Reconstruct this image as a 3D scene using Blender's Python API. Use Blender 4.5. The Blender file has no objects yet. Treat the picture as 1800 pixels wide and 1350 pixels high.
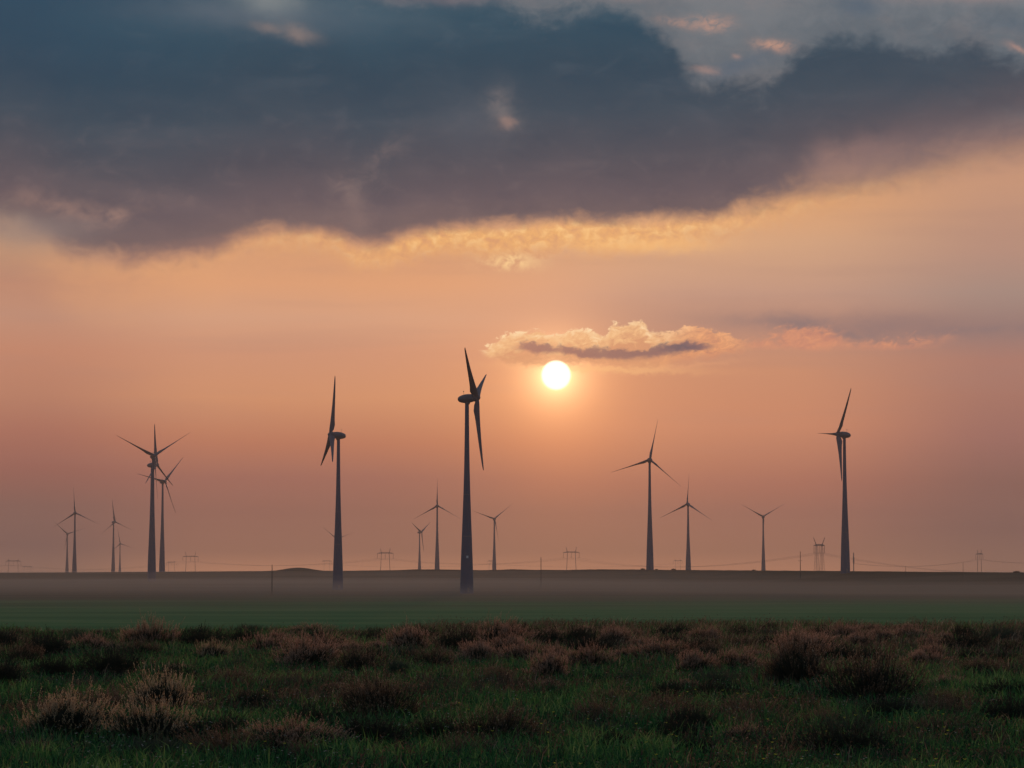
import bpy, math, random
import numpy as np
from mathutils import Vector, Matrix

C = bpy.context.scene
COL = C.collection
PI = math.pi
# ------------------------------------------------------------------ camera
F = 900.0 / math.tan(math.radians(10.0))      # focal length in photo pixels (1800 wide)
PITCH = math.atan((1003.0 - 675.0) / F)
EYE = 1.7
HAZE_C, HAZE_D, HAZE_G = (0.62, 0.58, 0.56), 0.72e-4, 0.35
MIST_C, MIST_D = (0.82, 0.70, 0.58), 3.7e-4
HAZE_F = (0.250, 0.135, 0.105)      # radiance the haze itself sends back at 10 degrees from the sun
cam_d = bpy.data.cameras.new('camera')
cam_d.sensor_width = 36.0
cam_d.lens = 18.0 / math.tan(math.radians(10.0))
cam_d.clip_start = 0.1
cam_d.clip_end = 90000.0
cam = bpy.data.objects.new('camera', cam_d)
COL.objects.link(cam)
cam.location = (0, 0, EYE)
cam.rotation_euler = (PI / 2 + PITCH, 0, 0)
C.camera = cam
C.render.resolution_x, C.render.resolution_y = 1024, 768


def ray(X, Y):
    cx, cz = X - 900.0, 675.0 - Y
    return Vector((cx, F * math.cos(PITCH) - cz * math.sin(PITCH), F * math.sin(PITCH) + cz * math.cos(PITCH)))


def at(X, Y, d):
    r = ray(X, Y)
    return Vector((0, 0, EYE)) + r * (d / r.y)


# ------------------------------------------------------------------ view settings
C.view_settings.view_transform = 'Standard'
C.view_settings.look = 'None'
C.view_settings.exposure = 0.0
C.view_settings.gamma = 1.0
C.view_settings.use_curve_mapping = False
C.cycles.max_bounces = 5
C.cycles.diffuse_bounces = 2
C.cycles.glossy_bounces = 2
C.cycles.transmission_bounces = 3
C.cycles.volume_bounces = 1
C.cycles.transparent_max_bounces = 8

# ------------------------------------------------------------------ sun
sdir = ray(977.5, 659.5).normalized()          # towards the sun
SUN_EL = math.asin(sdir.z)
SUN_AZ = math.atan2(sdir.x, sdir.y)
sl = bpy.data.lights.new('sun', 'SUN')
sl.energy = 1.4
sl.color = (1.0, 0.50, 0.27)
sl.angle = math.radians(0.55)
sun = bpy.data.objects.new('sun', sl)
COL.objects.link(sun)
sun.rotation_euler = (-sdir).to_track_quat('-Z', 'Y').to_euler()

# ------------------------------------------------------------------ world: hazy evening sky with cloud deck
W = bpy.data.worlds.new('World')
C.world = W
W.use_nodes = True
nt = W.node_tree
nt.nodes.clear()


def lin(c):
    return tuple((v / 255 / 12.92 if v / 255 <= 0.04045 else ((v / 255 + 0.055) / 1.055) ** 2.4) for v in c) + (1.0,)


class N:
    """a float socket with arithmetic"""
    def __init__(s, sock): s.s = sock
    def __add__(a, b): return m('ADD', a, b)
    def __radd__(a, b): return m('ADD', b, a)
    def __sub__(a, b): return m('SUBTRACT', a, b)
    def __rsub__(a, b): return m('SUBTRACT', b, a)
    def __mul__(a, b): return m('MULTIPLY', a, b)
    def __rmul__(a, b): return m('MULTIPLY', b, a)
    def __truediv__(a, b): return m('DIVIDE', a, b)
    def __neg__(a): return m('MULTIPLY', a, -1.0)


def put(sock, v):
    if isinstance(v, N): nt.links.new(v.s, sock)
    else: sock.default_value = v


def m(op, *a):
    n = nt.nodes.new('ShaderNodeMath'); n.operation = op
    for i, v in enumerate(a): put(n.inputs[i], v)
    return N(n.outputs[0])


def sstep(e0, e1, x):
    n = nt.nodes.new('ShaderNodeMapRange'); n.interpolation_type = 'SMOOTHSTEP'
    put(n.inputs['Value'], x)
    if not isinstance(e0, N) and not isinstance(e1, N) and e0 > e1:
        n.inputs[1].default_value = e1; n.inputs[2].default_value = e0
        n.inputs[3].default_value = 1.0; n.inputs[4].default_value = 0.0
    else:
        put(n.inputs[1], e0); put(n.inputs[2], e1)
    return N(n.outputs[0])


def vec(x, y, z=0.0):
    n = nt.nodes.new('ShaderNodeCombineXYZ')
    put(n.inputs[0], x); put(n.inputs[1], y); put(n.inputs[2], z)
    return N(n.outputs[0])


def noise(v, scale=1.0, detail=4.0, rough=0.5, dist=0.0):
    n = nt.nodes.new('ShaderNodeTexNoise')
    nt.links.new(v.s, n.inputs['Vector'])
    n.inputs['Scale'].default_value = scale; n.inputs['Detail'].default_value = detail
    n.inputs['Roughness'].default_value = rough; n.inputs['Distortion'].default_value = dist
    return N(n.outputs['Fac'])


def curve(x, pts, x0, x1, y0, y1):
    n = nt.nodes.new('ShaderNodeFloatCurve')
    cv = n.mapping.curves[0]
    q = [((a - x0) / (x1 - x0), (b - y0) / (y1 - y0)) for a, b in pts]
    cv.points[0].location = q[0]; cv.points[1].location = q[-1]
    for p in q[1:-1]: cv.points.new(*p)
    for p in cv.points: p.handle_type = 'AUTO_CLAMPED'
    n.mapping.update()
    put(n.inputs['Value'], m('MINIMUM', m('MAXIMUM', (x - x0) * (1.0 / (x1 - x0)), 0.0), 1.0))
    return N(n.outputs[0]) * (y1 - y0) + y0


def ramp(x, pts, x0, x1):
    """pts: (x, sRGB colour); extremes hold"""
    n = nt.nodes.new('ShaderNodeValToRGB')
    cr = n.color_ramp
    cr.elements[0].position = (pts[0][0] - x0) / (x1 - x0); cr.elements[0].color = lin(pts[0][1])
    cr.elements[1].position = (pts[-1][0] - x0) / (x1 - x0); cr.elements[1].color = lin(pts[-1][1])
    for a, c in pts[1:-1]:
        e = cr.elements.new((a - x0) / (x1 - x0)); e.color = lin(c)
    put(n.inputs[0], (x - x0) * (1.0 / (x1 - x0)))
    return N(n.outputs[0])


def rgb(c):
    n = nt.nodes.new('ShaderNodeRGB'); n.outputs[0].default_value = lin(c)
    return N(n.outputs[0])


def mix(f, a, b, mode='MIX'):
    n = nt.nodes.new('ShaderNodeMix'); n.data_type = 'RGBA'; n.blend_type = mode
    n.clamp_factor = True
    put(n.inputs[0], f)
    for i, v in ((6, a), (7, b)):
        if isinstance(v, N): nt.links.new(v.s, n.inputs[i])
        else: n.inputs[i].default_value = lin(v)
    return N(n.outputs[2])


def gauss(cx, cy, rx, ry, ang=0.0, X=None, Y=None, amp=1.0):
    X = XW if X is None else X; Y = YW if Y is None else Y
    dx, dy = X - cx, Y - cy
    if ang:
        c, s = math.cos(ang), math.sin(ang)
        u, v = (dx * c + dy * s), (dy * c - dx * s)
    else:
        u, v = dx, dy
    u = u * (1.0 / rx); v = v * (1.0 / ry)
    g = m('EXPONENT', -(u * u + v * v))
    return g * amp if amp != 1.0 else g


tc = nt.nodes.new('ShaderNodeTexCoord')
D = N(tc.outputs['Generated'])
sp = nt.nodes.new('ShaderNodeSeparateXYZ'); nt.links.new(D.s, sp.inputs[0])
dx, dy, dz = (N(o) for o in sp.outputs)
az = m('ARCTAN2', dx, dy)
el = m('ARCTAN2', dz, m('SQRT', dx * dx + dy * dy))
X0 = az * F + 900.0            # azimuth and elevation in units of 1/F rad
Y0 = el * (-F) + 1003.0
front = sstep(4200.0, 1400.0, m('ABSOLUTE', X0 - 900.0))      # the sunset half of the sky

# turbulence
pv = vec(X0 * 0.01, Y0 * 0.018)
n_st = noise(vec(X0 * 0.0042 + Y0 * 0.0016, Y0 * 0.014 - X0 * 0.0012), 1.0, 4, 0.5, 0.5) - 0.5
n_st2 = noise(vec(X0 * 0.008 - Y0 * 0.003 + 5.0, Y0 * 0.015 + X0 * 0.003), 1.3, 5, 0.6, 0.5) - 0.5
n_puff = noise(vec(X0 * 0.0078 + Y0 * 0.003 + 2.0, Y0 * 0.0125), 7.0, 8, 0.62, 0.8) - 0.5
n_45 = noise(vec(X0 * 0.01 + 3.1, Y0 * 0.014), 2.1, 6, 0.62, 0.5) - 0.5
n_big = noise(pv, 0.28, 3, 0.5) - 0.5
n_mid = noise(pv, 0.95, 4, 0.55, 0.4) - 0.5
n_fine = noise(vec(X0 * 0.01, Y0 * 0.011), 5.0, 6, 0.62, 0.6) - 0.5
n_fine2 = noise(vec(X0 * 0.01 + 7.3, Y0 * 0.012), 4.2, 6, 0.6, 0.5) - 0.5
n_mid2 = noise(vec(X0 * 0.01 + 31.7, Y0 * 0.016), 1.1, 4, 0.55, 0.3) - 0.5
XW = X0 + n_mid2 * 60.0 + n_fine2 * 14.0
YW = Y0 + n_mid * 30.0 + n_fine * 10.0

# base hazy gradient: middle column and the paler sides
c_0 = ramp(Y0, [(0, (150, 140, 138)), (400, (150, 130, 118)), (440, (176, 138, 116)), (500, (190, 137, 112)), (560, (193, 142, 118)), (620, (194, 135, 109)), (700, (184, 127, 103)),
                (760, (170, 113, 95)), (820, (154, 102, 89)), (890, (136, 98, 88)), (960, (131, 97, 88)), (1003, (141, 105, 91))], 0, 1100)
c_1 = ramp(Y0, [(0, (170, 150, 140)), (400, (200, 148, 116)), (500, (219, 158, 119)), (560, (212, 158, 127)), (620, (206, 147, 117)), (700, (207, 144, 108)),
                (780, (185, 121, 95)), (840, (161, 108, 93)), (900, (150, 104, 90)), (970, (151, 107, 90)), (1003, (170, 120, 96))], 0, 1100)
c_2 = ramp(Y0, [(0, (170, 150, 140)), (360, (222, 164, 118)), (430, (210, 162, 128)), (520, (194, 150, 129)), (590, (190, 140, 118)), (650, (200, 140, 110)), (750, (199, 134, 104)),
                (850, (169, 112, 94)), (900, (155, 107, 92)), (970, (154, 109, 91)), (1003, (168, 118, 95))], 0, 1100)
c_3 = ramp(Y0, [(0, (150, 138, 136)), (250, (176, 136, 118)), (320, (200, 150, 121)), (450, (183, 142, 124)), (520, (168, 138, 126)), (580, (158, 126, 117)), (640, (172, 123, 108)), (700, (168, 118, 103)),
                (770, (158, 110, 99)), (850, (140, 100, 90)), (930, (133, 97, 88)), (1003, (142, 105, 90))], 0, 1100)
base = mix(sstep(60.0, 400.0, X0), c_0, c_1)
base = mix(sstep(700.0, 1200.0, X0), base, c_2)
base = mix(sstep(1380.0, 1780.0, X0), base, c_3)
# soft stratified streaks in the haze
st = noise(vec(X0 * 0.0012, Y0 * 0.012), 1.6, 4, 0.5, 0.2)
base = mix((st - 0.5) * 0.9 * sstep(1000.0, 500.0, Y0), base, (168, 130, 118))
base = mix(gauss(1560, 578, 330, 26, 0.03, amp=0.62), base, (148, 118, 114))
base = mix(gauss(1130, 545, 260, 30, 0.0, amp=0.30), base, (178, 136, 120))

# the glow round the sun
ang = Vector(sdir)
vm = nt.nodes.new('ShaderNodeVectorMath'); vm.operation = 'DISTANCE'
nrm = nt.nodes.new('ShaderNodeVectorMath'); nrm.operation = 'NORMALIZE'
nt.links.new(D.s, nrm.inputs[0]); nt.links.new(nrm.outputs[0], vm.inputs[0]); vm.inputs[1].default_value = ang
R = N(vm.outputs['Value']) * F


def add(a, col, f):
    return mix(f, a, col, 'ADD')


g1 = m('EXPONENT', R * (-1.0 / 26.0))
g2 = m('EXPONENT', R * (-1.0 / 85.0))
g3 = m('EXPONENT', R * R * (-1.0 / (300.0 * 300.0)))
glow = add(add(base, (80, 50, 18), g3), (175, 112, 38), g2 * 0.62)
glow = add(glow, (255, 226, 165), g1 * 1.9)
glow = add(glow, (200, 110, 30), m('EXPONENT', R * (-1.0 / 48.0)) * 0.5)
# downward pillar of light
glow = add(glow, (90, 44, 10), gauss(985, 760, 95, 120, 0.0, X0, Y0, amp=0.55))

# clear upper sky seen through gaps: a Nishita sky, dulled by thin cirrus
ns = nt.nodes.new('ShaderNodeTexSky'); ns.sky_type = 'NISHITA'; ns.sun_disc = False
ns.sun_elevation = SUN_EL; ns.sun_rotation = SUN_AZ
ns.air_density = 1.6; ns.dust_density = 3.0; ns.ozone_density = 3.0
nish = mix(1.0, N(ns.outputs[0]), (60, 60, 60), 'MULTIPLY')
clear = mix(0.85, nish, ramp(Y0, [(-900, (64, 78, 98)), (-300, (86, 102, 120)), (0, (104, 118, 131)), (110, (102, 119, 133)), (180, (112, 120, 130))], -900, 200))
clear = mix(sstep(-0.05, 0.22, n_mid2) * 0.5, clear, (136, 128, 128))
upper = sstep(265.0, 200.0, Y0)
sky = mix(upper, glow, clear)
sky = mix(gauss(1290, 70, 170, 60, 0.1, amp=0.45) * sstep(-0.15, 0.25, n_45 + n_st2), sky, (134, 134, 136))

# main dark deck: lower edge and upper edge
Lc = curve(X0, [(-400, 380), (0, 396), (80, 426), (135, 462), (210, 470), (300, 462), (370, 446), (430, 420), (520, 408), (590, 412), (636, 434), (668, 432), (705, 416),
                (780, 402), (900, 398), (1000, 388), (1080, 392), (1180, 388), (1270, 380), (1340, 366), (1400, 350), (1450, 336), (1520, 324), (1620, 304), (1700, 284), (1800, 258), (2200, 190)],
           -400, 2200, 100, 500)
Uc = curve(X0, [(-400, -500), (0, -300), (300, -300), (480, -200), (600, -60), (640, -20), (760, -24), (860, 2), (960, 22), (1000, 8), (1060, 6), (1110, 12), (1140, 40),
                (1185, 62), (1205, 104), (1260, 134), (1330, 134), (1400, 100), (1440, 78), (1500, 66), (1560, 78), (1640, 90), (1720, 92), (1760, 100), (1800, 112), (2200, 130)],
           -400, 2200, -500, 200)
soft = curve(X0, [(0, 30), (300, 26), (600, 18), (1200, 16), (1400, 40), (1800, 62)], 0, 1800, 0, 100)
YL = Y0 + n_mid * 22.0 + n_45 * 18.0
calm = curve(X0, [(0, 1.0), (1250, 1.0), (1450, 0.55), (1800, 0.4)], 0, 1800, 0, 1.2)
sL = (Lc - Y0) / soft + (n_mid * 2.0 + n_45 * 2.2 + n_fine * 0.45 + n_st * 1.6) * calm
low = sstep(-1.0, 1.3, sL)
softU = curve(X0, [(600, 34), (900, 28), (1140, 30), (1300, 32), (1480, 24), (1800, 26)], 600, 1800, 0, 40)
sU = (Y0 - Uc) / softU + n_45 * 2.8 + n_fine * 0.6 + n_st2 * 2.8 + n_mid * 1.8
upp = m('MAXIMUM', sstep(-1.4, 1.6, sU), sstep(-5.0, 1.0, sU + n_45 * 4.0) * 0.45)
deckc = ramp(YL - n_45 * 22.0 - (Lc - 395.0) * 0.6, [(-300, (50, 68, 88)), (0, (62, 84, 99)), (60, (59, 78, 93)), (120, (60, 74, 88)), (200, (72, 79, 90)), (280, (90, 84, 91)), (340, (106, 91, 95)),
                                   (385, (120, 99, 98)), (425, (160, 120, 106))], -300, 500)
mot_hi = ramp(Y0, [(0, (112, 122, 130)), (160, (104, 106, 114)), (300, (130, 112, 112)), (420, (158, 126, 116))], -100, 500)
mot_lo = ramp(Y0, [(0, (44, 66, 86)), (160, (48, 62, 80)), (300, (74, 70, 80)), (420, (98, 82, 88))], -100, 500)
deckc = mix(sstep(0.0, 0.30, n_st) * 0.20, deckc, mot_hi)
deckc = mix(sstep(0.0, 0.32, -n_st) * 0.26, deckc, mot_lo)
deckc = mix(sstep(0.04, 0.30, n_st2) * 0.15, deckc, mot_hi)
deckc = mix(sstep(0.0, 0.28, n_45) * sstep(0.0, 340.0, Y0) * 0.20, deckc, mot_hi)
deckc = mix(sstep(0.0, 0.26, -n_mid) * 0.16, deckc, mot_lo)
deckc = mix(sstep(500.0, 0.0, X0) * sstep(260.0, 0.0, Y0) * 0.5, deckc, (48, 68, 90))
# golden lit fringe hanging under the deck
below = YL - Lc
lit = sstep(-10.0, 16.0, below) * (1.0 - sstep(30.0, 76.0, below + n_fine2 * 60.0 + m('ABSOLUTE', X0 - 990.0) * 0.05))
litw = curve(X0, [(0, 0.12), (380, 0.25), (520, 0.55), (660, 0.70), (760, 1.0), (1000, 1.0), (1180, 0.9), (1300, 0.55), (1500, 0.35), (1800, 0.2)], 0, 1800, 0, 1)
litc = ramp(n_fine2 + 0.5, [(0.35, (222, 160, 112)), (0.5, (238, 176, 112)), (0.66, (255, 203, 135))], 0, 1)
peach = sstep(-30.0, 14.0, below) * (1.0 - sstep(20.0, 120.0, below + n_st * 70.0))
sky = mix(peach * (0.34 + n_st2 * 0.5) * sstep(1900.0, 200.0, X0), sky, (228, 164, 116))
sky = mix(lit * litw * (0.78 + n_fine * 0.8), sky, litc)
sky = mix(gauss(900, 462, 46, 13, amp=0.85) * sstep(-0.12, 0.1, n_fine2), sky, (255, 212, 150))
sky = mix(gauss(1140, 432, 130, 12, amp=0.55), sky, (250, 190, 122))
deckm = m('MULTIPLY', low, upp)
sky = mix(deckm, sky, deckc)
sky = mix(gauss(1640, 268, 200, 46, -0.22, amp=0.34), sky, (140, 114, 112))
sky = mix(gauss(1480, 300, 60, 30, 0.0, amp=0.3) * sstep(-0.2, 0.2, n_45), sky, (196, 148, 122))
# openings and wisps in the deck
sky = mix(gauss(882, 195, 25, 40, -0.2, amp=0.5) * sstep(-0.3, 0.1, n_45), sky, (142, 128, 124))
sky = mix(gauss(886, 220, 14, 9, amp=0.5), sky, (178, 140, 124))
sky = mix(gauss(830, 215, 60, 50, 0.2, amp=0.22), sky, (112, 108, 114))
sky = mix((gauss(645, 305, 74, 22, -0.75, amp=0.42) + gauss(600, 336, 34, 20, 0.6, amp=0.34)) * sstep(-0.22, 0.16, n_45), sky, (142, 120, 115))
sky = mix(gauss(618, 372, 22, 42, -0.2, amp=0.3), sky, (150, 122, 114))
sky = mix(gauss(470, 8, 60, 30, 0.2, amp=0.75), sky, (142, 144, 142))
sky = mix(gauss(400, 34, 160, 26, 0.05, amp=0.4), sky, (104, 108, 118))
sky = mix(gauss(530, 64, 26, 12, 0.4, amp=0.5) + gauss(470, 56, 30, 8, 0.1, amp=0.35), sky, (168, 140, 126))
sky = mix(gauss(780, 2, 110, 12, 0.02, amp=0.45), sky, (128, 112, 116))
sky = mix(gauss(560, 40, 120, 34, 0.1, amp=0.3), sky, (96, 108, 120))
sky = mix((gauss(120, 372, 90, 18, 0.2, amp=0.42) + gauss(195, 388, 44, 14, -0.2, amp=0.42)) * sstep(-0.25, 0.15, n_st2 + n_45 * 0.5), sky, (176, 138, 122))
sky = mix(gauss(70, 408, 110, 22, 0.0, amp=0.45), sky, (140, 124, 120))
sky = mix(gauss(30, 425, 70, 26, 0.1, amp=0.55), sky, (158, 134, 122))
sky = mix(gauss(250, 352, 180, 16, 0.18, amp=0.22), sky, (132, 110, 108))
sky = mix(gauss(1520, 285, 75, 34, -0.3, amp=0.42) + gauss(1445, 290, 26, 40, 0.2, amp=0.3), sky, (158, 124, 116))
wis = sstep(-0.28, 0.14, n_puff + n_45 * 0.6)
sky = mix((gauss(1255, 48, 32, 11, 0.05, amp=0.75) + gauss(1200, 42, 34, 8, 0.1, amp=0.4)) * wis, sky, (196, 150, 130))
sky = mix(gauss(1362, 90, 30, 10, 0.0, amp=0.8) * wis, sky, (206, 156, 132))
sky = mix(gauss(1246, 127, 24, 5, 0.1, amp=0.4) + gauss(1296, 108, 9, 5, 0.0, amp=0.4) + gauss(1790, 103, 22, 6, 0.3, amp=0.5), sky, (198, 152, 134))
sky = mix(gauss(1700, 2, 200, 15, 0.05, amp=0.55) + gauss(1240, -6, 260, 10, amp=0.3), sky, (176, 142, 134))
sky = mix(gauss(1510, 20, 38, 17, 0.1, amp=0.65) + gauss(1790, 60, 60, 14, 0.1, amp=0.3), sky, (82, 96, 112))
sky = mix(gauss(1300, 122, 60, 13, -0.25, amp=0.6), sky, (92, 102, 116))

# the small ragged cloud over the sun
XF = X0 + n_puff * 34.0
YF = Y0 + n_puff * 26.0 + n_fine * 16.0
topc = curve(XF, [(840, 622), (866, 604), (900, 588), (940, 582), (975, 590), (1010, 580), (1045, 584), (1064, 592), (1078, 570), (1100, 570), (1125, 566), (1148, 586), (1185, 584),
                  (1215, 576), (1255, 584), (1290, 594), (1330, 604), (1350, 612)], 840, 1350, 550, 660)
botc = curve(XF, [(840, 622), (870, 634), (900, 642), (960, 648), (1030, 642), (1100, 644), (1165, 654), (1185, 638), (1230, 632), (1290, 622), (1350, 614)], 840, 1350, 550, 660)
dt = YF - topc; db = botc - YF
cin = sstep(-3.0, 3.0, dt + n_puff * 10.0) * sstep(-5.0, 10.0, db) * sstep(838.0, 866.0, XF) * sstep(1350.0, 1270.0, XF)
cc = ramp(n_puff * 0.9 + 0.56 + dt * -0.007, [(0.28, (220, 156, 114)), (0.46, (243, 188, 134)), (0.64, (254, 214, 166)), (0.82, (255, 228, 190))], 0, 1)
cc = mix(sstep(1120.0, 1250.0, X0) * 0.85, cc, ramp(n_puff + 0.5, [(0.35, (205, 138, 108)), (0.65, (240, 164, 112))], 0, 1))
sky = mix(cin * (0.86 + n_puff * 0.7), sky, cc)
XS = X0 + n_fine * 34.0 + n_puff * 20.0; YS = Y0 + n_fine2 * 22.0 + n_puff * 14.0
sh = (gauss(944, 612, 42, 12, 0.05, XS, YS) + gauss(1086, 623, 58, 11, 0.08, XS, YS) + gauss(1016, 621, 34, 8, 0.15, XS, YS, 0.75) + gauss(1150, 619, 30, 8, 0.0, XS, YS, 0.6) + gauss(1210, 611, 48, 11, -0.05, XS, YS)) * 1.15 + n_puff * 1.1 + n_fine2 * 0.4
sky = mix(sstep(0.25, 1.0, sh) * 0.88, sky, ramp(X0, [(900, (174, 122, 108)), (1100, (152, 112, 104)), (1220, (132, 102, 104)), (1300, (160, 116, 108))], 850, 1400))
sky = mix(gauss(1198, 612, 34, 7, 0.0, XF, YF, 0.6), sky, (106, 94, 102))
sky = mix(gauss(1060, 649, 140, 6, 0.03, XF, YF, 0.55), sky, (252, 192, 130))
sky = mix(gauss(1200, 645, 90, 5, -0.1, XF, YF, 0.3), sky, (236, 172, 124))
# broken puffs and a grey streak trailing to the right
sky = mix((gauss(1430, 572, 150, 14, 0.05, amp=0.62) + gauss(1500, 592, 70, 9, 0.12, amp=0.55) + gauss(1760, 585, 120, 9, -0.05, amp=0.5)) * sstep(-0.3, 0.1, n_st2), sky, (136, 116, 116))
puf = (gauss(1420, 598, 58, 19, 0.05, XF, YF, 1.15) + gauss(1640, 600, 60, 12, -0.06, XF, YF, 0.30) + gauss(1560, 612, 80, 10, 0.0, XF, YF, 0.5) + gauss(1330, 608, 40, 9, 0.1, XF, YF, 0.5)) + n_puff * 0.7
sky = mix(sstep(0.12, 0.75, puf) * 0.72, sky, ramp(n_puff + 0.5, [(0.35, (200, 134, 112)), (0.65, (226, 152, 114))], 0, 1))

# away from the sunset: dull blue grey overcast
nb = noise(D, 3.2, 5, 0.55, 0.3)
back = mix(sstep(0.35, 0.7, nb), ramp(Y0, [(-7000, (104, 126, 142)), (-2000, (104, 124, 142)), (400, (112, 122, 138)), (900, (120, 122, 132)), (1003, (118, 114, 120))], -7000, 1003), (88, 108, 128))
hi = sstep(-1700.0, -300.0, Y0)
sky = mix(1.0 - front * hi, sky, back)
# sky light that reaches the eye also crosses the near haze; keep the sky behind it at its seen brightness
sinel = m('MAXIMUM', dz, 0.0005)
pathl = m('MINIMUM', 158.0 / sinel, 9300.0) if False else m('MINIMUM', m('DIVIDE', 158.0, sinel), 9300.0)
Tr = m('EXPONENT', pathl * (-HAZE_D))
g_ = HAZE_G; hgn = m('POWER', (R * R) * (g_ / F / F) + (1 - g_) ** 2, -1.5) * (0.85 * (1 + g_ * g_ - 2 * g_ * math.cos(math.radians(10))) ** 1.5) + 0.15
kf = (1.0 - Tr) * hgn
fcol = nt.nodes.new('ShaderNodeVectorMath'); fcol.operation = 'SCALE'; fcol.inputs[0].default_value = HAZE_F
nt.links.new(kf.s, fcol.inputs['Scale'])
sb = nt.nodes.new('ShaderNodeVectorMath'); sb.operation = 'SUBTRACT'; nt.links.new(sky.s, sb.inputs[0]); nt.links.new(fcol.outputs[0], sb.inputs[1])
mxv = nt.nodes.new('ShaderNodeVectorMath'); mxv.operation = 'MAXIMUM'; nt.links.new(sb.outputs[0], mxv.inputs[0]); mxv.inputs[1].default_value = (0.004, 0.004, 0.004)
iT = m('DIVIDE', 1.0, Tr)
dv = nt.nodes.new('ShaderNodeVectorMath'); dv.operation = 'SCALE'; nt.links.new(mxv.outputs[0], dv.inputs[0]); nt.links.new(iT.s, dv.inputs['Scale'])
sky = N(dv.outputs[0])
# sun disc
disc = sstep(28.0, 22.5, R)
sky = mix(disc, sky, (255, 250, 235))
sky = add(sky, (255, 225, 160), disc)
ground_side = sstep(1003.0, 1040.0, Y0)
sky = mix(ground_side, sky, (60, 52, 50))
bg = nt.nodes.new('ShaderNodeBackground')
nt.links.new(sky.s, bg.inputs[0]); bg.inputs[1].default_value = 1.0
wo = nt.nodes.new('ShaderNodeOutputWorld')
nt.links.new(bg.outputs[0], wo.inputs[0])
W.cycles.sampling_method = 'MANUAL'
W.cycles.sample_map_resolution = 1024


# ------------------------------------------------------------------ helpers
def tag(o, label=None, cat=None, group=None, kind=None):
    if label: o['label'] = label
    if cat: o['category'] = cat
    if group: o['group'] = group
    if kind: o['kind'] = kind
    return o


def link(o, parent=None):
    COL.objects.link(o)
    if parent is not None: o.parent = parent
    return o


def empty(name, loc=(0, 0, 0), rz=0.0):
    o = bpy.data.objects.new(name, None); o.location = loc; o.rotation_euler = (0, 0, rz)
    o.empty_display_size = 0.5
    return link(o)


def mesh_np(name, V, Fc, mat=None, smooth=False, col=None):
    """V (n,3); Fc (k,3) or (k,4) int array; col optional (n,) float point attribute 'tone'"""
    me = bpy.data.meshes.new(name)
    V = np.asarray(V, np.float32); Fc = np.asarray(Fc, np.int32)
    k = Fc.shape[1]
    me.vertices.add(len(V)); me.vertices.foreach_set('co', V.ravel())
    me.loops.add(Fc.size); me.loops.foreach_set('vertex_index', Fc.ravel())
    me.polygons.add(len(Fc)); me.polygons.foreach_set('loop_start', np.arange(0, Fc.size, k, dtype=np.int32))
    if smooth: me.polygons.foreach_set('use_smooth', np.ones(len(Fc), bool))
    if col is not None:
        a = me.attributes.new('tone', 'FLOAT', 'POINT'); a.data.foreach_set('value', np.asarray(col, np.float32))
    me.update(calc_edges=True)
    if mat: me.materials.append(mat)
    return me


class MB:
    def __init__(s): s.v = []; s.f = []
    def ring_tube(s, rings, cap=True, closed=True):
        n = len(rings[0]); b = len(s.v)
        for r in rings: s.v += [tuple(p) for p in r]
        for i in range(len(rings) - 1):
            for j in range(n):
                k = (j + 1) % n
                s.f.append((b + i * n + j, b + i * n + k, b + (i + 1) * n + k, b + (i + 1) * n + j))
        if cap:
            s.f.append(tuple(b + j for j in reversed(range(n))))
            s.f.append(tuple(b + (len(rings) - 1) * n + j for j in range(n)))
    def tube(s, p0, p1, r0, r1=None, n=6):
        p0, p1 = Vector(p0), Vector(p1); r1 = r0 if r1 is None else r1
        d = (p1 - p0).normalized(); u = d.orthogonal().normalized(); w = d.cross(u)
        ring = lambda p, r: [p + (u * math.cos(2 * PI * i / n) + w * math.sin(2 * PI * i / n)) * r for i in range(n)]
        s.ring_tube([ring(p0, r0), ring(p1, r1)])
    def path(s, pts, r, n=5):
        rings = []
        for i, p in enumerate(pts):
            a = pts[max(0, i - 1)]; b = pts[min(len(pts) - 1, i + 1)]
            d = (Vector(b) - Vector(a)).normalized(); u = d.cross(Vector((0, 0, 1))).normalized(); w = u.cross(d)
            rr = r[i] if isinstance(r, (list, tuple)) else r
            rings.append([Vector(p) + (u * math.cos(2 * PI * k / n) + w * math.sin(2 * PI * k / n)) * rr for k in range(n)])
        s.ring_tube(rings)
    def box(s, c, sx, sy, sz):
        b = len(s.v); x, y, z = c
        for i in (-1, 1):
            for j in (-1, 1):
                for k in (-1, 1): s.v.append((x + i * sx / 2, y + j * sy / 2, z + k * sz / 2))
        for q in ((0, 1, 3, 2), (4, 6, 7, 5), (0, 4, 5, 1), (2, 3, 7, 6), (0, 2, 6, 4), (1, 5, 7, 3)):
            s.f.append(tuple(b + i for i in q))
    def mesh(s, name, mat, smooth=False):
        me = bpy.data.meshes.new(name); me.from_pydata([tuple(p) for p in s.v], [], s.f)
        me.materials.append(mat)
        if smooth:
            for p in me.polygons: p.use_smooth = True
        me.update(); return me
    def obj(s, name, mat, parent=None, smooth=False):
        return link(bpy.data.objects.new(name, s.mesh(name, mat, smooth)), parent)


# ------------------------------------------------------------------ materials
def material(name):
    mt = bpy.data.materials.new(name); mt.use_nodes = True
    t = mt.node_tree; t.nodes.clear()
    return mt, t


def out(t, sh, vol=None):
    o = t.nodes.new('ShaderNodeOutputMaterial')
    if sh is not None: t.links.new(sh, o.inputs['Surface'])
    if vol is not None: t.links.new(vol, o.inputs['Volume'])


def tnode(t, kind, **kw):
    n = t.nodes.new(kind)
    for k, v in kw.items(): setattr(n, k, v)
    return n


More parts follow.
